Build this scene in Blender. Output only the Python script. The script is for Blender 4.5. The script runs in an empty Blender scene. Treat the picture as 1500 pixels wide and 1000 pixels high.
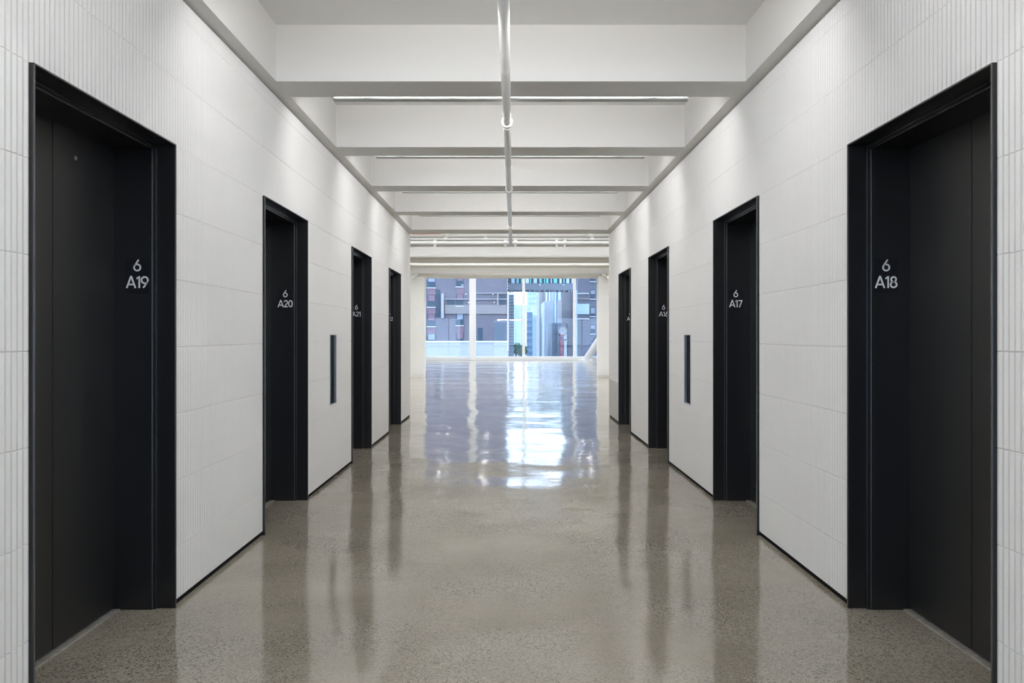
import bpy, bmesh, math, random
from mathutils import Vector
random.seed(7)
scene = bpy.context.scene
C = scene.collection

# ------------------------------------------------------------------ camera
F_PX = 1219.0
cam_d = bpy.data.cameras.new('camera')
cam_d.sensor_width = 36.0
cam_d.lens = F_PX / 1500.0 * 36.0
cam_d.shift_x = 4.7 / 1500.0
cam_d.shift_y = -7.7 / 1500.0
cam_d.clip_end = 3000
cam = bpy.data.objects.new('camera', cam_d)
C.objects.link(cam)
EYE = 1.284
cam.location = (-0.0137, 0.0, EYE)
cam.rotation_euler = (math.pi / 2, 0, 0)
scene.camera = cam

# ------------------------------------------------------------------ sky, exposure
world = bpy.data.worlds.new('overcast_sky')
scene.world = world
world.use_nodes = True
bg = world.node_tree.nodes['Background']
bg.inputs['Color'].default_value = (0.80, 0.90, 1.0, 1)
bg.inputs['Strength'].default_value = 4.6
vs = scene.view_settings
vs.view_transform = 'Standard'
vs.look = 'None'
vs.gamma = 1.0
vs.use_curve_mapping = False
vs.exposure = 0.0
LED = 37.0
LED_UP = 13.5
FILL_STRIP = 26.0  # strength of the added, unseen fill strips
#         # strength of the coffer LED bars
PENDANT = 60.0      # strength of the hall pendants
try:
    scene.cycles.max_bounces = 16
    scene.cycles.diffuse_bounces = 8
    scene.cycles.glossy_bounces = 5
    scene.cycles.transparent_max_bounces = 16
    scene.cycles.sample_clamp_indirect = 6.0
    scene.cycles.caustics_reflective = False
    scene.cycles.caustics_refractive = False
    scene.cycles.use_denoising = True
except Exception:
    pass

# ------------------------------------------------------------------ materials
def mat(name, col, rough=0.5, metal=0.0, spec=0.5, noise=0.0, nscale=3.0, bump=0.0, bscale=40.0, emit=None, estr=0.0, coat=0.0):
    m = bpy.data.materials.new(name)
    m.use_nodes = True
    nt = m.node_tree
    b = nt.nodes['Principled BSDF']
    b.inputs['Base Color'].default_value = (*col, 1)
    b.inputs['Roughness'].default_value = rough
    b.inputs['Metallic'].default_value = metal
    b.inputs['Specular IOR Level'].default_value = spec
    b.inputs['Coat Weight'].default_value = coat
    tc = nt.nodes.new('ShaderNodeTexCoord')
    if noise > 0:
        n = nt.nodes.new('ShaderNodeTexNoise')
        n.inputs['Scale'].default_value = nscale
        n.inputs['Detail'].default_value = 5
        nt.links.new(tc.outputs['Object'], n.inputs['Vector'])
        r = nt.nodes.new('ShaderNodeValToRGB')
        r.color_ramp.elements[0].position = 0.3
        r.color_ramp.elements[1].position = 0.7
        r.color_ramp.elements[0].color = (*[c * (1 - noise) for c in col], 1)
        r.color_ramp.elements[1].color = (*[min(1, c * (1 + noise)) for c in col], 1)
        nt.links.new(n.outputs['Fac'], r.inputs['Fac'])
        nt.links.new(r.outputs['Color'], b.inputs['Base Color'])
    if bump > 0:
        n2 = nt.nodes.new('ShaderNodeTexNoise')
        n2.inputs['Scale'].default_value = bscale
        n2.inputs['Detail'].default_value = 3
        nt.links.new(tc.outputs['Object'], n2.inputs['Vector'])
        bp = nt.nodes.new('ShaderNodeBump')
        bp.inputs['Strength'].default_value = bump
        bp.inputs['Distance'].default_value = 0.01
        nt.links.new(n2.outputs['Fac'], bp.inputs['Height'])
        nt.links.new(bp.outputs['Normal'], b.inputs['Normal'])
    if emit:
        b.inputs['Emission Color'].default_value = (*emit, 1)
        b.inputs['Emission Strength'].default_value = estr
    return m

def mat_floor():
    m = bpy.data.materials.new('polished_concrete')
    m.use_nodes = True
    nt = m.node_tree
    L = nt.links.new
    b = nt.nodes['Principled BSDF']
    tc = nt.nodes.new('ShaderNodeTexCoord')
    def noise(scale, detail=4, rough=0.6):
        n = nt.nodes.new('ShaderNodeTexNoise')
        n.inputs['Scale'].default_value = scale
        n.inputs['Detail'].default_value = detail
        n.inputs['Roughness'].default_value = rough
        L(tc.outputs['Object'], n.inputs['Vector'])
        return n
    def ramp(src, stops):
        r = nt.nodes.new('ShaderNodeValToRGB')
        e = r.color_ramp.elements
        while len(e) < len(stops):
            e.new(0.5)
        for i, (p, c) in enumerate(stops):
            e[i].position = p
            e[i].color = (*c, 1)
        L(src, r.inputs['Fac'])
        return r
    def mix(fac, a, bb, mode='MIX', f=None):
        x = nt.nodes.new('ShaderNodeMix')
        x.data_type = 'RGBA'
        x.blend_type = mode
        if fac is not None:
            L(fac, x.inputs['Factor'])
        else:
            x.inputs['Factor'].default_value = f
        for s, k in ((a, 'A'), (bb, 'B')):
            sock = [i for i in x.inputs if i.name == k and i.type == 'RGBA'][0]
            if isinstance(s, tuple):
                sock.default_value = (*s, 1)
            else:
                L(s, sock)
        return [o for o in x.outputs if o.type == 'RGBA'][0]
    # cement matrix: cloudy warm grey with a few brown stains
    cloud = ramp(noise(0.9, 6, 0.65).outputs['Fac'], [(0.30, (0.265, 0.235, 0.182)), (0.52, (0.335, 0.303, 0.242)), (0.75, (0.40, 0.368, 0.305))])
    stain = ramp(noise(1.7, 3).outputs['Fac'], [(0.60, (0, 0, 0)), (0.74, (0.55, 0.55, 0.55))])
    col = mix(stain.outputs['Color'], cloud.outputs['Color'], (0.34, 0.29, 0.22))
    # ground-out aggregate: dark and pale grains, thicker in some areas
    v = nt.nodes.new('ShaderNodeTexVoronoi')
    v.inputs['Scale'].default_value = 165.0
    L(tc.outputs['Object'], v.inputs['Vector'])
    grain = nt.nodes.new('ShaderNodeSeparateColor')
    L(v.outputs['Color'], grain.inputs['Color'])
    dens = ramp(noise(1.1, 4).outputs['Fac'], [(0.38, (0.25, 0.25, 0.25)), (0.60, (1.0, 1.0, 1.0))])
    dark = ramp(grain.outputs['Red'], [(0.70, (0, 0, 0)), (0.74, (1, 1, 1))])
    pale = ramp(grain.outputs['Green'], [(0.78, (0, 0, 0)), (0.82, (1, 1, 1))])
    dm = mix(None, dark.outputs['Color'], dens.outputs['Color'], 'MULTIPLY', 1.0)
    pm = mix(None, pale.outputs['Color'], dens.outputs['Color'], 'MULTIPLY', 1.0)
    pm2 = mix(None, pm, (0.45, 0.45, 0.45), 'MULTIPLY', 1.0)
    dm2 = mix(None, dm, (0.72, 0.72, 0.72), 'MULTIPLY', 1.0)
    col = mix(dm2, col, (0.075, 0.068, 0.06))
    col = mix(pm2, col, (0.50, 0.48, 0.44))
    L(col, b.inputs['Base Color'])
    rr = ramp(noise(2.3, 4).outputs['Fac'], [(0.3, (0.07, 0.07, 0.07)), (0.7, (0.14, 0.14, 0.14))])
    L(rr.outputs['Color'], b.inputs['Roughness'])
    b.inputs['Specular IOR Level'].default_value = 0.85
    # trowel waves left by the grinding
    w1 = noise(0.55, 2, 0.4)
    w2 = noise(2.6, 2, 0.5)
    add = nt.nodes.new('ShaderNodeMath')
    add.operation = 'MULTIPLY_ADD'
    L(w2.outputs['Fac'], add.inputs[0])
    add.inputs[1].default_value = 0.09
    L(w1.outputs['Fac'], add.inputs[2])
    bp = nt.nodes.new('ShaderNodeBump')
    bp.inputs['Strength'].default_value = 1.0
    bp.inputs['Distance'].default_value = 0.036
    L(add.outputs[0], bp.inputs['Height'])
    L(bp.outputs['Normal'], b.inputs['Normal'])
    return m

def mat_glass(name, tint, refl=0.035):
    m = bpy.data.materials.new(name)
    m.use_nodes = True
    nt = m.node_tree
    nt.nodes.clear()
    o = nt.nodes.new('ShaderNodeOutputMaterial')
    t = nt.nodes.new('ShaderNodeBsdfTransparent')
    t.inputs['Color'].default_value = (*tint, 1)
    g = nt.nodes.new('ShaderNodeBsdfGlossy')
    g.inputs['Roughness'].default_value = 0.0
    x = nt.nodes.new('ShaderNodeMixShader')
    x.inputs['Fac'].default_value = refl
    nt.links.new(t.outputs[0], x.inputs[1])
    nt.links.new(g.outputs[0], x.inputs[2])
    nt.links.new(x.outputs[0], o.inputs['Surface'])
    return m

def mat_brick(name, c1, c2, mortar, scale):
    m = bpy.data.materials.new(name)
    m.use_nodes = True
    nt = m.node_tree
    b = nt.nodes['Principled BSDF']
    tc = nt.nodes.new('ShaderNodeTexCoord')
    mp = nt.nodes.new('ShaderNodeMapping')
    mp.inputs['Rotation'].default_value = (math.pi / 2, 0, 0)
    br = nt.nodes.new('ShaderNodeTexBrick')
    br.inputs['Color1'].default_value = (*c1, 1)
    br.inputs['Color2'].default_value = (*c2, 1)
    br.inputs['Mortar'].default_value = (*mortar, 1)
    br.inputs['Scale'].default_value = scale
    n = nt.nodes.new('ShaderNodeTexNoise')
    n.inputs['Scale'].default_value = 0.35
    n.inputs['Detail'].default_value = 6
    hs = nt.nodes.new('ShaderNodeMix')
    hs.data_type = 'RGBA'
    hs.blend_type = 'MULTIPLY'
    hs.inputs['Factor'].default_value = 0.6
    r = nt.nodes.new('ShaderNodeValToRGB')
    r.color_ramp.elements[0].color = (0.55, 0.55, 0.6, 1)
    r.color_ramp.elements[1].color = (1.3, 1.25, 1.2, 1)
    nt.links.new(tc.outputs['Object'], mp.inputs['Vector'])
    nt.links.new(mp.outputs['Vector'], br.inputs['Vector'])
    nt.links.new(tc.outputs['Object'], n.inputs['Vector'])
    nt.links.new(n.outputs['Fac'], r.inputs['Fac'])
    ins = [i for i in hs.inputs if i.type == 'RGBA']
    nt.links.new(br.outputs['Color'], ins[0])
    nt.links.new(r.outputs['Color'], ins[1])
    nt.links.new([o for o in hs.outputs if o.type == 'RGBA'][0], b.inputs['Base Color'])
    b.inputs['Roughness'].default_value = 0.85
    return m

M = {}
M['floor'] = mat_floor()
M['tile'] = mat('white_fluted_tile', (0.88, 0.877, 0.873), 0.5, spec=0.3, noise=0.012, nscale=2.0)
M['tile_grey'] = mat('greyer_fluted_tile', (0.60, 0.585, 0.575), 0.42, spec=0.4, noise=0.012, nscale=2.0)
M['backing'] = mat('grey_backing_wall', (0.74, 0.74, 0.74), 0.8)
M['white'] = mat('white_painted_plaster', (0.78, 0.775, 0.765), 0.75, noise=0.012, nscale=1.2)
M['hallwhite'] = mat('old_white_paint', (0.82, 0.82, 0.81), 0.6, noise=0.02, nscale=2.5, bump=0.15, bscale=6.0)
M['pipe'] = mat('white_pipe_paint', (0.76, 0.757, 0.74), 0.38, noise=0.02, nscale=5)
M['black'] = mat('black_satin_steel', (0.0105, 0.0106, 0.0118), 0.28, spec=0.55, noise=0.12, nscale=4.0)
M['leaf'] = mat('black_brushed_door', (0.011, 0.011, 0.0118), 0.42, spec=0.55, noise=0.15, nscale=3.0)
M['gap'] = mat('black_rubber', (0.004, 0.004, 0.004), 0.8, spec=0.2)
M['plate'] = mat('black_sign_plate', (0.007, 0.007, 0.009), 0.3)
M['letter'] = mat('pale_grey_lettering', (0.93, 0.95, 0.98), 0.5)
M['steel'] = mat('brushed_steel', (0.62, 0.65, 0.68), 0.28, metal=1.0)
M['alu'] = mat('scuffed_aluminium', (0.52, 0.50, 0.46), 0.45, metal=0.6, noise=0.2, nscale=30)
M['edge'] = mat('dark_steel_edge', (0.20, 0.20, 0.205), 0.38, metal=1.0, noise=0.15, nscale=20)
M['base'] = mat('black_base_strip', (0.008, 0.008, 0.010), 0.85, spec=0.1)
M['blackglass'] = mat('black_glass', (0.006, 0.006, 0.008), 0.7, spec=0.15)
M['housing'] = mat('grey_lamp_housing', (0.42, 0.43, 0.43), 0.5)
M['led'] = mat('led_diffuser', (0.9, 0.9, 0.9), 0.5, emit=(1.0, 0.99, 0.98), estr=LED)
M['led_up'] = mat('led_uplight', (0.9, 0.9, 0.9), 0.5, emit=(1.0, 0.99, 0.98), estr=LED_UP)
M['strip'] = mat('added_fill_lens', (0.9, 0.9, 0.9), 0.5, emit=(0.98, 0.99, 1.0), estr=FILL_STRIP)
M['bulb'] = mat('pendant_lens', (0.9, 0.9, 0.9), 0.5, emit=(1.0, 0.98, 0.95), estr=PENDANT)
M['glass'] = mat_glass('blue_tinted_glass', (0.84, 0.90, 0.98))
M['frame'] = mat('white_window_frame', (0.82, 0.83, 0.85), 0.5)
M['red'] = mat('red_cable', (0.55, 0.04, 0.03), 0.5)

# ------------------------------------------------------------------ mesh helpers
class MB:
    def __init__(s):
        s.v = []
        s.f = []
    def box(s, x0, x1, y0, y1, z0, z1):
        x0, x1 = min(x0, x1), max(x0, x1)
        y0, y1 = min(y0, y1), max(y0, y1)
        z0, z1 = min(z0, z1), max(z0, z1)
        n = len(s.v)
        s.v += [(x0, y0, z0), (x1, y0, z0), (x1, y1, z0), (x0, y1, z0), (x0, y0, z1), (x1, y0, z1), (x1, y1, z1), (x0, y1, z1)]
        s.f += [tuple(n + i for i in q) for q in ((3, 2, 1, 0), (4, 5, 6, 7), (0, 1, 5, 4), (1, 2, 6, 5), (2, 3, 7, 6), (3, 0, 4, 7))]
        return s
    def tube(s, p0, p1, r0, r1=None, seg=16):
        r1 = r0 if r1 is None else r1
        p0, p1 = Vector(p0), Vector(p1)
        d = (p1 - p0).normalized()
        u = d.orthogonal().normalized()
        w = d.cross(u)
        n = len(s.v)
        for p, r in ((p0, r0), (p1, r1)):
            for i in range(seg):
                a = 2 * math.pi * i / seg
                s.v.append(tuple(p + (u * math.cos(a) + w * math.sin(a)) * r))
        for i in range(seg):
            j = (i + 1) % seg
            s.f.append((n + i, n + j, n + seg + j, n + seg + i))
        s.f.append(tuple(n + seg - 1 - i for i in range(seg)))
        s.f.append(tuple(n + seg + i for i in range(seg)))
        return s
    def path(s, pts, r, seg=10):
        pts = [Vector(p) for p in pts]
        rings = []
        u = None
        for i, p in enumerate(pts):
            d = (pts[min(i + 1, len(pts) - 1)] - pts[max(i - 1, 0)]).normalized()
            u = d.orthogonal().normalized() if u is None else (u - d * u.dot(d)).normalized()
            w = d.cross(u)
            n = len(s.v)
            for k in range(seg):
                a = 2 * math.pi * k / seg
                s.v.append(tuple(p + (u * math.cos(a) + w * math.sin(a)) * r))
            rings.append(n)
        for a, b in zip(rings, rings[1:]):
            for k in range(seg):
                j = (k + 1) % seg
                s.f.append((a + k, a + j, b + j, b + k))
        s.f.append(tuple(rings[0] + seg - 1 - k for k in range(seg)))
        s.f.append(tuple(rings[-1] + k for k in range(seg)))
        return s
    def prism(s, poly, x0, x1, axis='x'):
        """poly: list of 2D points, extruded along the axis"""
        n = len(s.v)
        k = len(poly)
        for t in (x0, x1):
            for a, b in poly:
                s.v.append({'x': (t, a, b), 'y': (a, t, b), 'z': (a, b, t)}[axis])
        for i in range(k):
            j = (i + 1) % k
            s.f.append((n + i, n + j, n + k + j, n + k + i))
        s.f.append(tuple(n + k - 1 - i for i in range(k)))
        s.f.append(tuple(n + k + i for i in range(k)))
        return s
    def mesh(s, name):
        me = bpy.data.meshes.new(name)
        me.from_pydata(s.v, [], s.f)
        bm = bmesh.new()
        bm.from_mesh(me)
        bmesh.ops.recalc_face_normals(bm, faces=bm.faces)
        bm.to_mesh(me)
        bm.free()
        return me
    def build(s, name, m, parent=None, smooth=False, bevel=0.0):
        me = s.mesh(name)
        me.materials.append(M[m] if isinstance(m, str) else m)
        if smooth:
            for p in me.polygons:
                p.use_smooth = len(p.vertices) == 4
        o = bpy.data.objects.new(name, me)
        C.objects.link(o)
        if parent is not None:
            o.parent = parent
            o.matrix_parent_inverse = parent.matrix_world.inverted() if False else o.matrix_parent_inverse
        if bevel > 0:
            b = o.modifiers.new('bevel', 'BEVEL')
            b.width = bevel
            b.segments = 2
            b.limit_method = 'ANGLE'
        return o

def bx(*a):
    return MB().box(*a)

def tag(o, label=None, cat=None, group=None, kind=None):
    if label:
        o['label'] = label
    if cat:
        o['category'] = cat
    if group:
        o['group'] = group
    if kind:
        o['kind'] = kind
    return o

def empty(name, loc=(0, 0, 0)):
    o = bpy.data.objects.new(name, None)
    o.empty_display_size = 0.1
    o.location = loc
    C.objects.link(o)
    return o

def sub(o, loc):
    """shift an MB built in world coordinates so it sits under an Empty at loc"""
    o.v = [(x - loc[0], y - loc[1], z - loc[2]) for x, y, z in o.v]
    return o

# ------------------------------------------------------------------ dimensions (metres; camera at y = 0, looking along +y)
W = 1.600            # half width of the lobby
TOP = 2.934          # underside of the lobby beams
SLAB = 3.300         # coffer ceiling
Y_IN, Y_OUT = 1.48, 13.40
DOORS = [(2.754, 3.935), (5.365, 6.52), (8.385, 9.545), (11.0, 12.14)]
DTOP = 2.191
JOINTS = [0.027, 0.277, 0.596, 0.915, 1.234, 1.553, 1.872, 2.191, 2.510, 2.829, 2.920]
NICHE = (7.375, 7.640, 0.672, 1.300)
Y_WIN = 45.1
Y_COL = 26.2

# ------------------------------------------------------------------ floor and big shell
tag(bx(-11, 11, -13.3, Y_WIN + 0.3, -0.3, 0).build('floor', 'floor'), 'polished grey-brown concrete floor with exposed aggregate', 'floor', kind='structure')
for side, sx in (('left', -1), ('right', 1)):
    o = bx(sx * 11, sx * 11.2, -13.3, Y_WIN + 0.3, 0, 6.6).build('wall_outer_' + side, 'hallwhite')
    tag(o, 'plain white outer wall along the %s of the open floor' % side, 'wall', kind='structure')
# ceiling of the open floor before and behind the lobby, higher beyond the far girder
ch = bx(-11, 11, -13.3, 27.35, 3.75, 3.95).build('ceiling', 'hallwhite')
tag(ch, 'white painted concrete ceiling over the open floor', 'ceiling', kind='structure')
tag(bx(-11, 11, 27.25, 27.40, 3.182, 6.4).build('wall_upper', 'hallwhite'), 'white upper wall above the far girder', 'wall', kind='structure')
tag(bx(-11, 11, 27.25, Y_WIN + 0.3, 6.4, 6.6).build('ceiling_high', 'hallwhite'), 'high white ceiling before the far window', 'ceiling', kind='structure')

# lobby coffered ceiling
lc = bx(-4.5, 4.5, Y_IN, Y_OUT, SLAB, 3.75).build('ceiling_lobby', 'white')
tag(lc, 'white coffered ceiling over the elevator lobby', 'ceiling', kind='structure')
for side, sx in (('left', -1), ('right', 1)):
    o = bx(sx * 1.52, sx * 1.95, Y_IN, Y_OUT, TOP, SLAB).build('ceiling_bulkhead_' + side, 'white')
    tag(o, 'white bulkhead along the top of the %s tile wall' % side, 'bulkhead', kind='structure')
BEAMS = [(1.48, 1.99), (3.515, 3.87), (5.39, 5.745), (7.265, 7.62), (9.14, 9.495), (11.015, 11.37), (12.89, 13.40)]
for k, (a, b) in enumerate(BEAMS):
    o = bx(-1.52, 1.52, a, b, TOP, SLAB).build('ceiling_beam', 'white')
    tag(o, 'white boxed lobby ceiling beam, %s from the near end' % ('first', 'second', 'third', 'fourth', 'fifth', 'sixth', 'last')[k], 'beam', kind='structure')

# ------------------------------------------------------------------ lobby side walls with fluted tile courses
PITCH = 0.0319
AMP = 0.0038
def course(sx, y0, y1, z0, z1):
    """one course of vertical-fluted tile, front peaks at x = W, 25 mm thick, joint edges eased"""
    g = 0.0005
    z0 += g
    z1 -= g
    e = 0.003
    ys = [y0]
    k = math.floor(y0 / (PITCH / 2)) + 1
    while k * PITCH / 2 < y1 - 1e-4:
        if k * PITCH / 2 > y0 + 1e-4:
            ys.append(k * PITCH / 2)
        k += 1
    ys.append(y1)
    def dep(y):
        t = (y / PITCH) % 1.0
        return AMP * (1 - abs(2 * t - 1))
    prof = [(W - 0.0 + dep(y), y) for y in ys]
    mb = MB()
    rows = ((W + 0.025, z0, 1), (0, z0, 2), (0, z0 + e, 0), (0, z1 - e, 0), (0, z1, 2), (W + 0.025, z1, 1))
    n = len(prof)
    for bx_, z, mode in rows:
        for x, y in prof:
            xx = bx_ if mode == 1 else (x + 0.0012 if mode == 2 else x)
            mb.v.append((sx * xx, y, z))
    for r in range(len(rows) - 1):
        for i in range(n - 1):
            a = r * n + i
            mb.f.append((a, a + 1, a + n + 1, a + n))
    last = (len(rows) - 1) * n
    for i in range(n - 1):
        mb.f.append((i + 1, i, last + i, last + i + 1))
    mb.f.append(tuple(r * n for r in range(len(rows))))
    mb.f.append(tuple(r * n + n - 1 for r in range(len(rows) - 1, -1, -1)))
    return mb

segs = []
prev = Y_IN
for a, b in DOORS:
    segs.append((prev, a))
    prev = b
segs.append((prev, Y_OUT))

for side, sx in (('left', -1), ('right', 1)):
    # backing masonry with door openings, and the closed shaft block behind it
    w = MB()
    for a, b in segs:
        w.box(sx * (W + 0.025), sx * 1.95, a, b, 0, DTOP)
    w.box(sx * (W + 0.025), sx * 1.95, Y_IN, Y_OUT, DTOP, TOP)
    w.box(sx * 1.95, sx * 4.5, Y_IN, Y_IN + 0.1, 0, SLAB)
    w.box(sx * 1.95, sx * 4.5, Y_OUT - 0.1, Y_OUT, 0, SLAB)
    w.box(sx * 4.4, sx * 4.5, Y_IN + 0.1, Y_OUT - 0.1, 0, SLAB)
    wall = w.build('wall_' + side, 'backing')
    tag(wall, 'white fluted tile wall on the %s of the elevator lobby' % side, 'wall', kind='structure')
    for k in range(len(JOINTS) - 1):
        z0, z1 = JOINTS[k], JOINTS[k + 1]
        if z0 >= DTOP - 0.01:
            course(sx, Y_IN, Y_OUT, z0, z1).build('tile_course', 'tile', wall)
            continue
        for i, (a, b) in enumerate(segs):
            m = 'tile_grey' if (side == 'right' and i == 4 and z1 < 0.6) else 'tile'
            n0, n1, nz0, nz1 = NICHE
            if i == 2 and z1 > nz0 and z0 < nz1:
                course(sx, a, n0, z0, z1).build('tile_course', m, wall)
                course(sx, n1, b, z0, z1).build('tile_course', m, wall)
                if z0 < nz0:
                    course(sx, n0, n1, z0, nz0).build('tile_course', m, wall)
                if z1 > nz1:
                    course(sx, n0, n1, nz1, z1).build('tile_course', m, wall)
            else:
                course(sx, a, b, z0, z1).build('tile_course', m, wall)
    bs = MB()
    for a, b in segs:
        bs.box(sx * (W + 0.010), sx * (W + 0.025), a, b, 0, 0.026)
    o = bs.build('baseboard_' + side, 'base')
    tag(o, 'thin black recessed base strip under the %s tile wall' % side, 'baseboard', kind='structure')

# ------------------------------------------------------------------ stroke lettering
def arc(cx, cy, rx, ry, a0, a1, n=20):
    return [(cx + rx * math.cos(math.radians(a0 + (a1 - a0) * i / n)), cy + ry * math.sin(math.radians(a0 + (a1 - a0) * i / n))) for i in range(n + 1)]
def full(cx, cy, rx, ry, n=28):
    return arc(cx, cy, rx, ry, 0, 360, n)
SIX = [full(0.31, 0.33, 0.265, 0.265), [(0.085, 0.47), (0.43, 0.985)]]
GLYPH = {
    'A': (0.84, [[(0.05, 0.0), (0.40, 0.96), (0.44, 0.96), (0.79, 0.0)], [(0.17, 0.30), (0.67, 0.30)]]),
    '0': (0.66, [full(0.33, 0.5, 0.25, 0.435)]),
    '1': (0.42, [[(0.04, 0.78), (0.27, 0.955)], [(0.27, 1.0), (0.27, 0.0)]]),
    '2': (0.62, [arc(0.30, 0.69, 0.225, 0.245, 165, -28) + [(0.085, 0.065)], [(0.03, 0.065), (0.57, 0.065)]]),
    '5': (0.62, [[(0.54, 0.935), (0.15, 0.935), (0.11, 0.55)], arc(0.28, 0.32, 0.26, 0.255, 128, -140)]),
    '6': (0.62, SIX),
    '7': (0.58, [[(0.02, 0.935), (0.52, 0.935), (0.17, 0.0)]]),
    '8': (0.62, [full(0.31, 0.73, 0.205, 0.205), full(0.31, 0.29, 0.255, 0.23)]),
    '9': (0.62, [[(0.62 - x, 1.0 - y) for x, y in s] for s in SIX]),
}
def stroke(mb, pts, t, fn, th):
    closed = (Vector(pts[0]) - Vector(pts[-1])).length < 1e-4
    if closed:
        pts = pts[:-1]
    P = [Vector(p) for p in pts]
    n = len(P)
    Lp, Rp = [], []
    for i in range(n):
        a = P[(i - 1) % n] if (closed or i > 0) else P[i]
        b = P[(i + 1) % n] if (closed or i < n - 1) else P[i]
        d0 = (P[i] - a)
        d1 = (b - P[i])
        d0 = d0.normalized() if d0.length > 1e-6 else d1.normalized()
        d1 = d1.normalized() if d1.length > 1e-6 else d0
        d = (d0 + d1).normalized()
        nrm = Vector((-d.y, d.x))
        c = max(0.55, nrm.dot(Vector((-d0.y, d0.x))))
        Lp.append(P[i] + nrm * (t / 2 / c))
        Rp.append(P[i] - nrm * (t / 2 / c))
    base = len(mb.v)
    for q in range(n):
        for p in (Lp[q], Rp[q]):
            mb.v.append(fn(p.x, p.y, 0))
            mb.v.append(fn(p.x, p.y, th))
    rng = range(n) if closed else range(n - 1)
    for q in rng:
        a = base + 4 * q
        b = base + 4 * ((q + 1) % n)
        mb.f += [(a + 1, a + 3, b + 3, b + 1), (a, a + 1, b + 1, b), (a + 3, a + 2, b + 2, b + 3), (a + 2, a, b, b + 2)]
    if not closed:
        a, b = base, base + 4 * (n - 1)
        mb.f += [(a, a + 2, a + 3, a + 1), (b, b + 1, b + 3, b + 2)]
def text_mesh(s, size, xc, y, z0, depth=0.0015):
    """upright lettering facing -y, centred on xc with its base at z0"""
    wid = sum(GLYPH[c][0] for c in s)
    mb = MB()
    cx = -wid / 2
    for c in s:
        gw, st = GLYPH[c]
        for pts in st:
            stroke(mb, pts, 0.135, lambda px, pz, d, cx=cx: (xc + (cx + px) * size, y - d, z0 + pz * size), depth)
        cx += gw
    return mb

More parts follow.
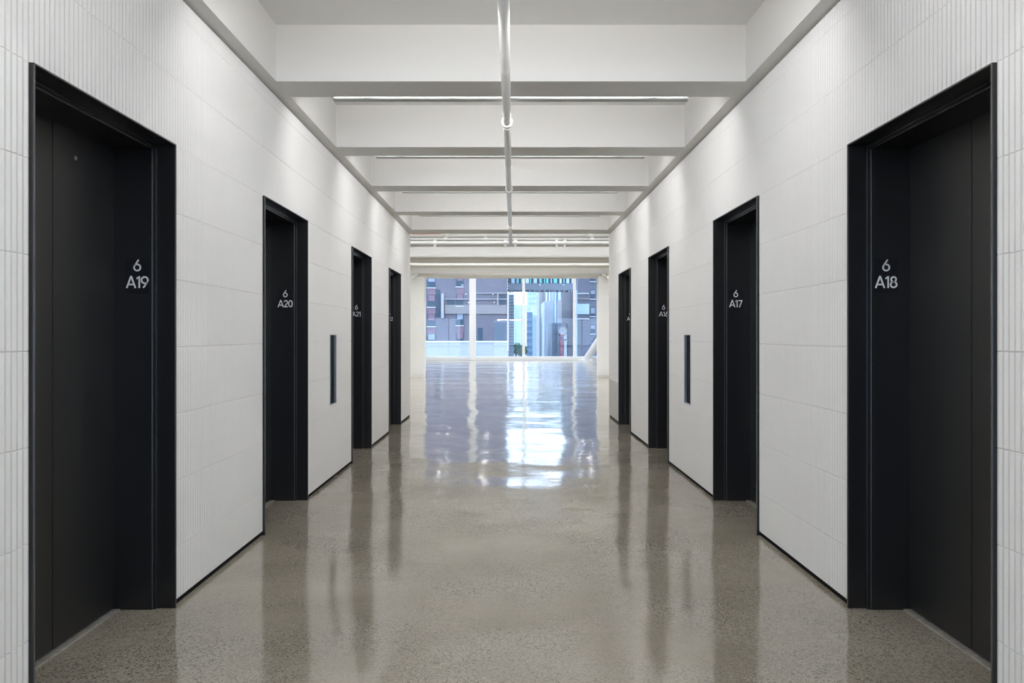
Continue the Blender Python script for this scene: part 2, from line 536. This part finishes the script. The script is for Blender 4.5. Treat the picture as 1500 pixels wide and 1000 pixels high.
# ------------------------------------------------------------------ elevator doors
LEAF_X = 1.866
num = 1
NEXT = {('left', 0): 'nearest on the left', ('left', 1): 'second on the left', ('left', 2): 'third on the left', ('left', 3): 'farthest on the left',
        ('right', 0): 'nearest on the right', ('right', 1): 'second on the right', ('right', 2): 'third on the right', ('right', 3): 'farthest on the right'}
for side, sx, codes in (('left', -1, ('A19', 'A20', 'A21', 'A22')), ('right', 1, ('A18', 'A17', 'A16', 'A15'))):
    for i, (y0, y1) in enumerate(DOORS):
        yc = (y0 + y1) / 2
        loc = (sx * 1.75, yc, 0)
        d = empty('door_%d' % num, loc)
        num += 1
        sign = 'sign reads 6 %s' % codes[i] if i < 3 else 'sign half hidden by its frame'
        tag(d, 'black elevator doorway, %s, %s wall' % (sign, NEXT[(side, i)]), 'elevator door', kind='structure')
        t = 0.008
        fr = MB()
        xo0, xo1 = W - 0.014, 1.695
        fr.box(sx * xo0, sx * xo1, y0, y0 + t, 0, DTOP)
        fr.box(sx * xo0, sx * xo1, y1 - t, y1, 0, DTOP)
        fr.box(sx * xo0, sx * xo1, y0 + t, y1 - t, DTOP - t, DTOP)
        sub(fr, loc).build('casing', 'black', d, bevel=0.003)
        jb = MB()
        s2 = 0.030
        jb.box(sx * 1.685, sx * 1.93, y0 + 0.001, y0 + s2, 0, DTOP - 0.001)
        jb.box(sx * 1.685, sx * 1.93, y1 - s2, y1 - 0.001, 0, DTOP - 0.001)
        jb.box(sx * 1.685, sx * 1.93, y0 + s2, y1 - s2, DTOP - s2, DTOP - 0.001)
        sub(jb, loc).build('jamb', 'black', d, bevel=0.004)
        # small reveal strip on the jamb step
        st = MB()
        st.box(sx * 1.672, sx * 1.686, y0 + t, y0 + 0.019, 0, DTOP - 0.019)
        st.box(sx * 1.672, sx * 1.686, y1 - 0.019, y1 - t, 0, DTOP - 0.019)
        st.box(sx * 1.672, sx * 1.686, y0 + t, y1 - t, DTOP - 0.019, DTOP - t)
        sub(st, loc).build('stop_bead', 'black', d, bevel=0.0015)
        # thin paler steel edges: the lip of the casing and the arris of the jamb
        et = MB()
        for xa, o_, w2_ in ((xo0 - 0.0015, 0.0015, 0.005), (1.6835, s2 - 0.004, 0.0045)):
            et.box(sx * xa, sx * (xa + 0.002), y0 + o_, y0 + o_ + w2_, 0.003, DTOP - o_)
            et.box(sx * xa, sx * (xa + 0.002), y1 - o_ - w2_, y1 - o_, 0.003, DTOP - o_)
            et.box(sx * xa, sx * (xa + 0.002), y0 + o_ + w2_, y1 - o_ - w2_, DTOP - o_ - w2_, DTOP - o_)
        tag(sub(et, loc).build('edge_trim', 'edge', d), 'thin grey edge')
        ym = yc + 0.035
        for a, b in ((y0 + s2 - 0.005, ym - 0.003), (ym + 0.003, y1 - s2 + 0.005)):
            lf = sub(MB().box(sx * LEAF_X, sx * (LEAF_X + 0.035), a, b, 0.012, DTOP - s2 + 0.004), loc).build('door_leaf', 'leaf', d, bevel=0.0015)
            if side == 'left' and i == 0 and a > yc:
                q = MB().tube((sx * (LEAF_X - 0.003), 3.556, 2.045), (sx * (LEAF_X + 0.01), 3.556, 2.045), 0.010, seg=16)
                tag(sub(q, loc).build('release_keyhole', 'steel', lf), 'small round steel keyhole')
        sub(MB().box(sx * (LEAF_X + 0.012), sx * (LEAF_X + 0.06), ym - 0.05, ym + 0.05, 0.012, DTOP - s2), loc).build('astragal', 'gap', d)
        sub(MB().box(sx * (LEAF_X - 0.030), sx * (LEAF_X + 0.05), y0 + s2, y1 - s2, -0.01, 0.006), loc).build('sill', 'alu', d, bevel=0.002)
        # number plate on the far jamb
        yp = y1 - s2
        pl = MB().box(sx * 1.756 - 0.057, sx * 1.756 + 0.057, yp - 0.002, yp + 0.002, 1.487, 1.647)
        plate = sub(pl, loc).build('number_plate', 'plate', d)
        for k, (s_, zb) in enumerate((('6', 1.588), (codes[i], 1.510))):
            tm = text_mesh(s_, 0.0555, sx * 1.756, yp - 0.002, zb)
            sub(tm, loc).build('lettering', 'letter', plate)

# ------------------------------------------------------------------ recessed call panels in the tile
for side, sx in (('left', -1), ('right', 1)):
    y0, y1, z0, z1 = NICHE
    loc = (sx * W, (y0 + y1) / 2, z0)
    e = empty('call_panel', loc)
    tag(e, 'narrow black call panel with steel edge in the %s tile wall' % side, 'call panel', 'recessed call panels')
    fr = MB()
    t = 0.006
    a, b = sx * (W - 0.005), sx * (W + 0.0245)
    fr.box(a, b, y0, y0 + t, z0, z1).box(a, b, y1 - t, y1, z0, z1).box(a, b, y0 + t, y1 - t, z0, z0 + t).box(a, b, y0 + t, y1 - t, z1 - t, z1)
    sub(fr, loc).build('steel_edge', 'steel', e, bevel=0.0015)
    sub(MB().box(sx * (W + 0.018), sx * (W + 0.0245), y0 + t, y1 - t, z0 + t, z1 - t), loc).build('black_face', 'blackglass', e)

# ------------------------------------------------------------------ coffer LED bars
ORD = ['first', 'second', 'third', 'fourth', 'fifth', 'sixth']
for k, (a, b) in enumerate(BEAMS[:-1]):
    loc = (0, b, TOP)
    e = empty('linear_light', loc)
    tag(e, 'grey linear LED bar mounted behind a lobby ceiling beam, %s from the near end' % ORD[k], 'light', 'linear lights in the ceiling coffers')
    # wedge-shaped body: flat bottom, diffuser on the forward slope, narrow uplight slot on top
    n0, n1 = (b + 0.118, TOP + 0.001), (b + 0.118 + 0.042, TOP + 0.046)
    prof = [(b + 0.047, TOP), n0, n1, (b + 0.128, TOP + 0.060), (b + 0.047, TOP + 0.008)]
    sub(MB().prism(prof, -1.24, 1.24), loc).build('housing', 'housing', e)
    for x in (-1.0, 0.0, 1.0):
        sub(MB().box(x - 0.03, x + 0.03, b, b + 0.047, TOP + 0.02, TOP + 0.05), loc).build('bracket', 'housing', e)
    nx, nz = 0.724 * 0.0025, -0.690 * 0.0025
    dp = [(n0[0] + 0.002, n0[1] + 0.003), (n0[0] + 0.002 + nx, n0[1] + 0.003 + nz), (n1[0] + nx, n1[1] - 0.002 + nz), (n1[0], n1[1] - 0.002)]
    sub(MB().prism(dp, -1.23, 1.23), loc).build('diffuser', 'led', e)
    sub(MB().prism([(b + 0.060, TOP + 0.0165), (b + 0.115, TOP + 0.0520), (b + 0.1135, TOP + 0.0545), (b + 0.0585, TOP + 0.0190)], -1.23, 1.23), loc).build('uplight_lens', 'led_up', e)

# ------------------------------------------------------------------ sprinkler pipe down the middle
PZ = 2.864
def px_at(y):
    return -0.039 + (y - 3.9) * 0.00555
e = empty('sprinkler_pipe', (0, 1.48, PZ))
tag(e, 'long white sprinkler pipe under the beams down the lobby centre', 'pipe')
LOC = (0, 1.48, PZ)
p = MB().tube((px_at(1.0), 1.0, PZ), (px_at(14.2), 14.163, PZ), 0.0285, seg=24)
sub(p, LOC).build('pipe_run', 'pipe', e, smooth=True)
for yy, r, l in ((4.93, 0.0300, 0.012), (6.16, 0.040, 0.05), (6.24, 0.037, 0.02), (8.95, 0.040, 0.06), (11.9, 0.038, 0.06)):
    q = MB().tube((px_at(yy), yy - l / 2, PZ), (px_at(yy), yy + l / 2, PZ), r, seg=24)
    sub(q, LOC).build('coupling', 'pipe', e, smooth=True)
for yb in [(a + b) / 2 for a, b in BEAMS]:
    q = MB().tube((px_at(yb), yb, PZ + 0.02), (px_at(yb), yb, TOP + 0.002), 0.006, seg=8)
    sub(q, LOC).build('hanger', 'pipe', e)

# cross mains beyond the lobby
e = empty('cross_main', (0, 14.2, 2.872))
tag(e, 'thick white cross main pipe with bolted couplings beyond the lobby', 'pipe')
LOC = (0, 14.2, 2.872)
sub(MB().tube((-4.0, 14.2, 2.872), (4.0, 14.2, 2.872), 0.034, seg=20), LOC).build('pipe_run', 'pipe', e, smooth=True)
for x in (-1.27, -0.07, 0.10, 0.80, 0.94):
    q = MB().tube((x - 0.03, 14.2, 2.872), (x + 0.03, 14.2, 2.872), 0.048, seg=20).box(x - 0.02, x + 0.02, 14.17, 14.23, 2.872 - 0.065, 2.872 + 0.065)
    sub(q, LOC).build('coupling', 'pipe', e, smooth=False)
for yy, zz, r, lab, cps in ((14.6, 2.982, 0.025, 'thin white pipe just above the cross main beyond the lobby', (-1.12, -0.42, 1.45)), (14.9, 3.078, 0.031, 'uppermost white pipe tight under the ceiling beyond the lobby', (-1.12, 1.42))):
    e = empty('ceiling_pipe', (0, yy, zz))
    tag(e, lab, 'pipe')
    sub(MB().tube((-4.0, yy, zz), (4.0, yy, zz), r, seg=16), (0, yy, zz)).build('pipe_run', 'pipe', e, smooth=True)
    for x in cps:
        sub(MB().tube((x - 0.03, yy, zz), (x + 0.03, yy, zz), r + 0.014, seg=16).tube((x, yy, zz), (x, yy, 3.75), 0.006, seg=6), (0, yy, zz)).build('hanger', 'pipe', e)
pts = [(-1.75 + 0.05 * i, 14.885 - 0.004 * math.sin(i), 3.112 + 0.002 * math.sin(i * 1.3)) for i in range(11)]
tag(MB().path(pts, 0.004, 6).build('cable', 'red', smooth=True), 'thin red cable lying along the uppermost ceiling pipe', 'cable')

# ------------------------------------------------------------------ open hall: beams, pipes, columns
bm_ = []
B = empty('ceiling_beams', (0, 15, 3.75))
tag(B, 'row of white concrete ceiling beams across the open hall', 'beams', kind='structure')
for a, b, z in ((15.0, 15.4, 2.937), (17.5, 18.55, 2.911), (21.2, 21.95, 3.085), (26.2, 27.25, 3.182)):
    sub(bx(-11, 11, a, b, z, 3.75), (0, 15, 3.75)).build('beam', 'hallwhite', B, bevel=0.012)
for yy, zz, r, lab in ((17.42, 2.955, 0.042, 'white pipe along the lower edge of the second hall beam'), (21.12, 3.097, 0.024, 'slim white conduit along the third hall beam')):
    tag(MB().tube((-9, yy, zz), (9, yy, zz), r, seg=16).build('ceiling_pipe', 'pipe', smooth=True), lab, 'pipe')
LOC = (0, 26.1, 3.216)
e = empty('elbowed_pipe', LOC)
tag(e, 'white pipe with an elbow at each end across the far girder', 'pipe')
sub(MB().tube((-2.86, 26.1, 3.216), (2.92, 26.1, 3.216), 0.040, seg=16), LOC).build('pipe_run', 'pipe', e, smooth=True)
for xe, s in ((-2.86, -1), (2.92, 1)):
    pts = [(xe, 26.1, 3.216)] + [(xe + s * 0.14 * math.sin(math.radians(a)), 26.1 - 0.14 * (1 - math.cos(math.radians(a))), 3.216 - 0.10 * (1 - math.cos(math.radians(a)))) for a in range(15, 91, 15)] + [(xe + s * 0.14, 25.6, 3.10)]
    sub(MB().path(pts, 0.062, 14), LOC).build('elbow', 'pipe', e, smooth=True)
for x0, x1, s in ((-3.30, -2.685, 'left'), (2.817, 3.43, 'right')):
    xc = (x0 + x1) / 2
    mb = MB()
    # battered square column with a chipped foot
    ring = []
    n = 10
    pts = []
    for a in range(n):
        pts.append((x0 + (x1 - x0) * a / n, Y_COL))
    for a in range(n):
        pts.append((x1, Y_COL + 0.61 * a / n))
    for a in range(n):
        pts.append((x1 - (x1 - x0) * a / n, Y_COL + 0.61))
    for a in range(n):
        pts.append((x0, Y_COL + 0.61 - 0.61 * a / n))
    lv = [0.0, 0.05, 0.10, 3.182]
    rnd = random.Random(3 if s == 'left' else 5)
    for li, z in enumerate(lv):
        for (x, y) in pts:
            cx, cy = xc, Y_COL + 0.305
            f = 1.0 - (rnd.uniform(0.0, 0.07) if li == 0 else rnd.uniform(0, 0.03) if li == 1 else 0)
            mb.v.append((cx + (x - cx) * f, cy + (y - cy) * f, z))
    k = len(pts)
    for li in range(3):
        for i in range(k):
            j = (i + 1) % k
            mb.f.append((li * k + i, li * k + j, (li + 1) * k + j, (li + 1) * k + i))
    mb.f.append(tuple(range(k - 1, -1, -1)))
    mb.f.append(tuple(3 * k + i for i in range(k)))
    tag(mb.build('column_' + s, 'hallwhite'), 'square white concrete column with chipped foot, %s of the hall' % s, 'column', kind='structure')

# ------------------------------------------------------------------ window walls
def window_wall(name, y, top, x_first, step, label, outdir):
    o = bx(-11, 11, y - 0.12, y + 0.12, 0, 0.185).build(name, 'frame', bevel=0.01)
    tag(o, label, 'window', kind='structure')
    bx(-11, 11, y - 0.09, y + 0.09, top - 0.12, top + 0.3).build('head_rail', 'frame', o)
    xs = []
    x = x_first
    while x < 11:
        xs.append(x)
        x += step
    for x in xs:
        bx(x - 0.075, x + 0.075, y - 0.09, y + 0.09, 0.185, top - 0.12).build('mullion', 'frame', o)
    ed = [-11] + xs + [11]
    for a, b in zip(ed, ed[1:]):
        bx(a + 0.07, b - 0.07, y - 0.006, y + 0.006, 0.18, top - 0.11).build('pane', 'glass', o)
    return o
window_wall('window_1', Y_WIN, 6.25, 0.79 - 2.757 * 4, 2.757, 'white framed floor-to-ceiling window wall at the end of the hall', 1)
window_wall('window_2', -13.1, 3.6, 0.79 - 2.757 * 4, 2.757, 'white framed window wall at the near end of the floor behind the viewer', -1)
tag(bx(-2.14, -1.79, Y_WIN - 0.40, Y_WIN - 0.12, 0, 6.4).build('pilaster_column', 'frame', bevel=0.01), 'slim white pilaster standing before the far window', 'column', kind='structure')
LOC = (4.08, 44.4, 0)
e = empty('diagonal_brace', LOC)
tag(e, 'thick white diagonal steel brace before the far window on the right', 'brace')
d = Vector((22.4, 0, 33.4)).normalized()
p0 = Vector((4.10, 44.4, 0.02))
sub(MB().tube(p0 - d * 0.0, p0 + d * 7.3, 0.19, seg=24), LOC).build('tube', 'frame', e, smooth=True)
sub(bx(3.75, 4.45, 44.1, 44.7, 0, 0.03), LOC).build('base_plate', 'frame', e)

# fill strips added for brightness, unseen between the beams and behind the viewer
for yy, zc, w_, lab in ((13.75, 3.75, 0.034, 'right behind the last lobby beam'), (16.4, 3.75, 0.05, 'in the first bay past the lobby'), (19.8, 3.75, 0.16, 'in the bay of the second hall beam'), (23.4, 3.75, 0.26, 'in the bay before the far girder'),
                    (30.5, 6.4, 0.26, 'on the high ceiling just past the girder'), (35.5, 6.4, 0.26, 'in the middle of the high ceiling'), (40.5, 6.4, 0.26, 'on the high ceiling nearest the far window'),
                    (0.2, 3.75, 0.075, 'just outside the near lobby mouth'), (-4.0, 3.75, 0.075, 'over the floor behind the viewer'), (-8.5, 3.75, 0.075, 'near the window behind the viewer')):
    LOC = (0, yy, zc - 0.1)
    e = empty('added_fill_strip', LOC)
    tag(e, 'long white fill strip added unseen ' + lab, 'light', 'added fill strips on the open floor ceiling')
    l_ = 3.6 if zc < 5 else 6.0
    zb = zc - 0.05
    sub(bx(-l_, l_, yy - w_, yy + w_, zb - 0.05, zb), LOC).build('body', 'white', e)
    sub(bx(-l_ + 0.02, l_ - 0.02, yy - w_ * 0.85, yy + w_ * 0.85, zb - 0.065, zb - 0.05), LOC).build('lens', 'strip', e)
    for x in (-l_ * 0.8, 0.0, l_ * 0.8):
        sub(MB().tube((x, yy, zb), (x, yy, zc), 0.01, seg=8), LOC).build('hanger', 'white', e)

# hall pendants hidden above the girder in the direct view, mirrored in the floor
k = 0
NM = {0: 'leftmost', 1: 'second', 2: 'third', 3: 'rightmost'}
for ci, xx in enumerate((-2.9, -1.05, 1.9, 3.35)):
    for ri, (yy, zz) in enumerate(((30.0, 3.75), (34.5, 4.1), (39.0, 4.45))):
        LOC = (xx, yy, zz)
        e = empty('pendant_light', LOC)
        tag(e, 'white can pendant in the far hall, %s row, %s from the girder' % (NM[ci], ('first', 'second', 'third')[ri]), 'light', 'pendants in the far hall')
        sub(MB().tube((xx, yy, zz), (xx, yy, zz + 0.25), 0.07, 0.06, 16), LOC).build('can', 'white', e, smooth=True)
        sub(MB().tube((xx, yy, zz - 0.012), (xx, yy, zz + 0.004), 0.055, seg=16), LOC).build('lens', 'bulb', e)
        sub(MB().tube((xx, yy, zz + 0.25), (xx, yy, 6.4), 0.008, seg=6), LOC).build('stem', 'white', e)

# ------------------------------------------------------------------ city beyond the window
def X(px, Y):
    return (px - 745.3) * Y / F_PX - 0.0137
def Z(py, Y):
    return EYE + (492.3 - py) * Y / F_PX
GROUND = -24.0
M['brickL'] = mat_brick('purple_grey_brick', (0.105, 0.108, 0.145), (0.135, 0.128, 0.16), (0.165, 0.165, 0.20), 2.2)
M['brickR'] = mat_brick('blue_grey_brick', (0.10, 0.115, 0.16), (0.13, 0.14, 0.185), (0.15, 0.16, 0.20), 2.2)
M['pane_dark'] = mat('dark_window_pane', (0.045, 0.07, 0.105), 0.5, spec=0.15)
M['blind_pink'] = mat('dusty_red_spandrel', (0.175, 0.115, 0.155), 0.7)
M['blind_pale'] = mat('pale_blind', (0.22, 0.26, 0.33), 0.7)
M['stone'] = mat('white_stone', (0.46, 0.49, 0.53), 0.7)
M['parapet'] = mat('pale_blue_render', (0.265, 0.285, 0.335), 0.8, noise=0.04, nscale=0.4)
M['band'] = mat('grey_brown_band', (0.20, 0.19, 0.20), 0.8)
M['teal'] = mat('teal_panel', (0.10, 0.42, 0.46), 0.5)
M['steelblue'] = mat('slate_girder', (0.115, 0.145, 0.19), 0.6)
M['towerblue'] = mat('blue_glass_tower', (0.16, 0.26, 0.38), 0.3, noise=0.2, nscale=0.2)
M['towerpale'] = mat('pale_tower', (0.44, 0.55, 0.66), 0.6)
M['towermid'] = mat('mid_blue_tower', (0.34, 0.46, 0.60), 0.6, noise=0.1, nscale=0.2)
M['towergrey'] = mat('grey_concrete_tower', (0.36, 0.43, 0.51), 0.8, noise=0.04, nscale=0.2)
M['towerbeige'] = mat('beige_tower', (0.30, 0.31, 0.34), 0.8)
M['towerbrown'] = mat('brown_grey_tower', (0.24, 0.24, 0.26), 0.8, noise=0.1, nscale=0.3)
M['ground'] = mat('street_asphalt', (0.16, 0.17, 0.19), 0.9)
M['leafage'] = mat('tree_leaf', (0.08, 0.20, 0.13), 0.8)
M['bark'] = mat('bark', (0.09, 0.07, 0.05), 0.9)
M['signred'] = mat('red_sign_paint', (0.38, 0.045, 0.09), 0.5)
M['clock'] = mat('pale_clock_face', (0.30, 0.34, 0.37), 0.5)

tag(bx(-500, 500, Y_WIN + 2, 1500, GROUND - 1, GROUND).build('ground', 'ground'), 'grey street level far below the window', 'ground', kind='structure')

def shell(name, px0, px1, py_top, Y, depth, m, label, cat='building'):
    x0, x1 = X(px0, Y), X(px1, Y)
    LOC = ((x0 + x1) / 2, Y, GROUND)
    e = empty(name, LOC)
    tag(e, label, cat)
    sub(bx(x0, x1, Y, Y + depth, GROUND, Z(py_top, Y)), LOC).build('wall', m, e)
    def part(nm, a0, a1, b0, b1, pm, proud=0.15, sink=0.0):
        return sub(bx(X(a0, Y), X(a1, Y), Y - proud, Y + 0.1 - sink, Z(b1, Y), Z(b0, Y)), LOC).build(nm, pm, e)
    return e, part, LOC

# left brick block with stacks of windows
YL = 140.0
e, part, LOC = shell('brick_building', 470, 743.5, 250, YL, 40, 'brickL', 'dark purple-grey brick building filling the left panes of the window')
for px0, px1, ph in ((626, 638, 0), (668, 679, -1.5), (585, 597, 0), (543, 555, 0)):
    for k in range(-6, 4):
        y = 421.5 + ph + 28.3 * k
        w = part('window', px0, px1, y - 17.5, y, 'pane_dark', 0.06)
        sb = lambda nm, a0, a1, b0, b1, pm, pr: sub(bx(X(a0, YL), X(a1, YL), YL - pr, YL - pr + 0.12, Z(b1, YL), Z(b0, YL)), LOC).build(nm, pm, w)
        sb('sill', px0 - 0.5, px1 + 0.5, y - 0.4, y + 0.8, 'stone', 0.4)
        sb('blind', px0 + 1.5, px1 - 1, y - 17.5, y - 9, 'blind_pale' if (k + (ph != 0)) % 3 == 0 else 'blind_pink', 0.12)
        part('spandrel', px0 + 1, px1, y + 1.0, y + 10.0, 'blind_pink', 0.10)
for a0, a1, b0, b1, pm in ((697, 742.5, 446.5, 459.5, 'band'), (652, 690, 446.5, 459.5, 'band'), (697, 742.5, 428.8, 429.8, 'towerbeige'), (652, 742.5, 437.5, 438.6, 'towerbeige'), (560, 743, 380, 392, 'band'), (560, 743, 320, 330, 'band')):
    part('string_course', a0, a1, b0, b1, pm, 0.35)
for a0, a1, b0, b1 in ((724, 741, 472, 500), (638, 645, 424, 464), (732, 741, 432, 446), (700, 707, 480, 500), (655, 667, 437, 446)):
    part('window', a0, a1, b0, b1, 'pane_dark', 0.05)
part('drainpipe', 646.5, 650.5, 430, 466, 'towerbeige', 0.6)
part('drainpipe', 728.5, 730, 430, 447, 'towerbeige', 0.6)
q = MB()
for k in range(48):
    y = 300 + k * 4.2
    q.box(X(742.9, YL), X(744.0, YL), YL - 0.3, YL + 0.4, Z(y + 2.1, YL), Z(y, YL))
tag(sub(q, LOC).build('quoins', 'stone', e), kind='stuff')

# white-blue parapet of the lower neighbour
YP = 62.0
x0, x1 = X(470, YP), X(743.6, YP)
LOC = ((x0 + x1) / 2, YP, GROUND)
e = empty('low_building', LOC)
tag(e, 'pale blue rendered low building below the brick facade', 'building')
sub(bx(x0, x1, YP, YP + 20, GROUND, Z(501.2, YP)), LOC).build('wall', 'parapet', e)
sub(bx(x0, x1 + 0.05, YP - 0.1, YP + 0.25, Z(501.2, YP), Z(500, YP)), LOC).build('coping', 'stone', e)

# right building
YR = 165.0
e, part, LOC = shell('brick_building', 841.5, 1010, 250, YR, 40, 'brickR', 'blue-grey brick building seen through the right-hand window pane')
for k in range(-5, 5):
    y = 424 + 25.5 * k
    for a in (864.5, 905, 946):
        w = part('window', a, a + 7.5, y, y + 13.5, 'pane_dark', 0.05)
        sub(bx(X(a + 0.8, YR), X(a + 6.8, YR), YR - 0.12, YR, Z(y + 6.5 + (3 if k % 2 else 0), YR), Z(y + 1.2, YR)), LOC).build('blind', 'blind_pale', w)
        sub(bx(X(a - 0.6, YR), X(a + 8.1, YR), YR - 0.3, YR, Z(y + 14.7, YR), Z(y + 13.5, YR)), LOC).build('sill', 'stone', w)
for b0, b1, pm in ((429, 430.5, 'stone'), (436.5, 438.5, 'band'), (445, 460, 'towermid'), (466, 467.5, 'stone')):
    part('string_course', 843, 863, b0, b1, pm, 0.25)
part('pilaster', 841.5, 845.5, 300, 523, 'towermid', 0.3)

# bridge between the buildings: teal glazed deck on a dark girder with cornice brackets
YB = 150.0
xb0, xb1 = X(743.5, YL) + 0.002, X(840.8, YB + 7)
LOC = ((xb0 + xb1) / 2, YB, Z(426, YB))
e = empty('sky_bridge', LOC)
tag(e, 'dark elevated bridge with teal panels spanning between the two brick buildings', 'bridge')
zz = lambda p: Z(p, YB)
sub(bx(xb0, xb1, YB, YB + 7, zz(424.5), zz(415)), LOC).build('girder', 'steelblue', e)
sub(bx(xb0, xb1, YB + 0.4, YB + 6, zz(415), zz(384)), LOC).build('deck_wall', 'pane_dark', e)
sub(bx(xb0, xb1, YB - 0.2, YB + 7, zz(384), zz(380)), LOC).build('roof_edge', 'steelblue', e)
rnd = random.Random(11)
x = 749.0
while x < 840:
    w_ = rnd.choice((1.6, 3.2, 4.2, 5.0))
    pm = rnd.choice(('teal', 'teal', 'towerpale', 'towermid'))
    sub(bx(X(x, YB), X(x + w_, YB), YB + 0.1, YB + 0.5, zz(414.5), zz(386)), LOC).build('panel', pm, e)
    x += w_ + rnd.choice((1.5, 2.6, 3.6))
x = 746.0
k = 0
while x < 840:
    drop = (2.2, 1.0, 2.6, 0.9)[k % 4] + (2.5 if x < 753 or x > 829 else 0)
    sub(bx(X(x, YB), X(x + 2.2, YB), YB - 0.1, YB + 1.0, zz(424.6 + drop), zz(424)), LOC).build('bracket', 'steelblue', e)
    x += 3.6
    k += 1

# towers down the avenue
def tower(px0, px1, top, Y, m, label, bands=None, cols=None, bm='pane_dark', depth=25):
    e, part, LOC = shell('tower', px0, px1, top, Y, depth, m, label)
    if cols:
        for c0, c1 in cols:
            part('window_strip', c0, c1, top + 1.5, 530, bm, 0.3)
    if bands:
        y = top + bands
        while y < 522:
            for j in range(int((px1 - px0) / 2.4)):
                a = px0 + 0.8 + j * 2.4
                part('window', a, min(a + 1.3, px1 - 0.3), y, y + bands * 0.45, bm, 0.3)
            y += bands
    return e
tower(744.8, 753, 431, 190, 'towerblue', 'blue glass tower right beside the dashed brick corner', bands=4.5, bm='towerpale')
tower(753, 772, 446, 620, 'towerpale', 'very pale tower standing below the bright gap of sky', cols=((755.5, 756.5), (759, 760), (763.5, 764.5)), bm='towermid')
tower(771.5, 780, 457, 260, 'towerblue', 'dark blue tower just right of the slim window mullion', bands=9, bm='towermid')
tower(773, 793, 420, 560, 'towermid', 'light blue broad tower rising behind the avenue', bands=7.0, bm='towerpale')
e = tower(779, 787.5, 460, 330, 'towerpale', 'slender pale stepped tower in the middle of the avenue', cols=((781.2, 782), (784.3, 785.1)), bm='towermid')
bxx = bx(X(780.5, 330), X(786, 330), 331, 350, Z(461, 330), Z(447, 330))
sub(bxx, e.location).build('setback', 'towerpale', e)
tower(790, 797.3, 420, 300, 'towerbeige', 'narrow beige tower left of the grey concrete slab', cols=((794.8, 796.3),), bm='towerbrown')
e = tower(797.3, 811, 441, 240, 'towergrey', 'plain grey concrete slab tower in mid avenue')
tower(796.5, 813, 415, 420, 'towerbrown', 'brown striped tower above the grey concrete slab', cols=((799, 801.5), (804, 806.2), (808.5, 810)), bm='towerpale')
tower(811, 826, 418, 280, 'towerblue', 'blue tower with white vertical stripes near the red sign', cols=((812.4, 814.4), (817.6, 821.4), (823.2, 825)), bm='towerpale')
tower(808, 829, 473, 185, 'towermid', 'low pale block behind the red vertical sign', bands=12, bm='towergrey')
tower(824, 843, 436, 212, 'towerbrown', 'brown building at the right edge of the avenue', bands=6.5, bm='pane_dark')

# vertical red lattice sign with a round clock on top
YS = 160.0
LOC = (X(823.5, YS), YS, Z(523, YS))
e = empty('vertical_sign', LOC)
tag(e, 'red vertical lattice sign with round clock above, at the avenue edge', 'sign')
def sp(nm, a0, a1, b0, b1, m, y0=0.0, y1=0.3):
    return sub(bx(X(a0, YS), X(a1, YS), YS + y0, YS + y1, Z(b1, YS), Z(b0, YS)), LOC).build(nm, m, e)
sp('back_board', 826.3, 830.6, 484, 523, 'towergrey', 0.3, 0.6)
sp('post', 819.6, 820.8, 490, 523, 'signred')
sp('post', 825.0, 826.2, 490, 523, 'signred')
for y in (490, 499.5, 503.5, 507.5, 512.5, 519):
    sp('rung', 819.6, 826.2, y, y + 1.5, 'signred')
sp('rung', 822.2, 826.2, 509.8, 511.0, 'signred')
sp('arm', 826, 833, 497, 498.5, 'towerbrown', 0.3, 0.6)
c = (X(824.3, YS), YS + 0.1, Z(484.6, YS))
sub(MB().tube((c[0], YS + 0.15, c[2]), (c[0], YS + 0.45, c[2]), 0.80, seg=28), LOC).build('clock_face', 'clock', e)
mb = MB()
ring = [(c[0] + 0.80 * math.cos(t * math.pi / 16), YS + 0.15, c[2] + 0.80 * math.sin(t * math.pi / 16)) for t in range(33)]
sub(mb.path(ring, 0.11, 6), LOC).build('clock_rim', 'towerbrown', e)
sub(bx(c[0] - 0.05, c[0] + 0.05, YS + 0.05, YS + 0.15, c[2], c[2] + 0.5), LOC).build('clock_hand', 'towerbrown', e)
sub(bx(c[0], c[0] + 0.4, YS + 0.05, YS + 0.15, c[2] - 0.05, c[2] + 0.05), LOC).build('clock_hand', 'towerbrown', e)

# street trees under the pale tower
def tree(px, py, Y, r, label):
    x, z = X(px, Y), Z(py, Y)
    LOC = (x, Y, GROUND)
    e = empty('street_tree', LOC)
    tag(e, label, 'tree', 'street trees down the avenue')
    sub(MB().tube((x, Y, GROUND), (x, Y, z), 0.35, 0.2, 8), LOC).build('trunk', 'bark', e)
    rnd = random.Random(int(px * 10))
    mb = MB()
    for _ in range(420):
        a, b = rnd.uniform(0, 6.283), rnd.uniform(-1, 1)
        rr = r * rnd.uniform(0.55, 1.0)
        q = Vector((math.cos(a) * math.sqrt(1 - b * b), math.sin(a) * math.sqrt(1 - b * b), b * 0.8)) * rr
        s = r * 0.16
        u = Vector((rnd.uniform(-1, 1), rnd.uniform(-1, 1), rnd.uniform(-1, 1))).normalized() * s
        v = u.orthogonal().normalized() * s
        n = len(mb.v)
        ctr = Vector((x, Y, z)) + q
        mb.v += [tuple(ctr + u), tuple(ctr + v), tuple(ctr - u), tuple(ctr - v)]
        mb.f.append((n, n + 1, n + 2, n + 3))
    tag(sub(mb, LOC).build('foliage', 'leafage', e), kind='stuff')
tree(756, 510, 230, 1.9, 'green street tree below the pale tower, nearer the brick corner')
tree(763.5, 513, 245, 2.0, 'green street tree below the pale tower, nearer the slim mullion')
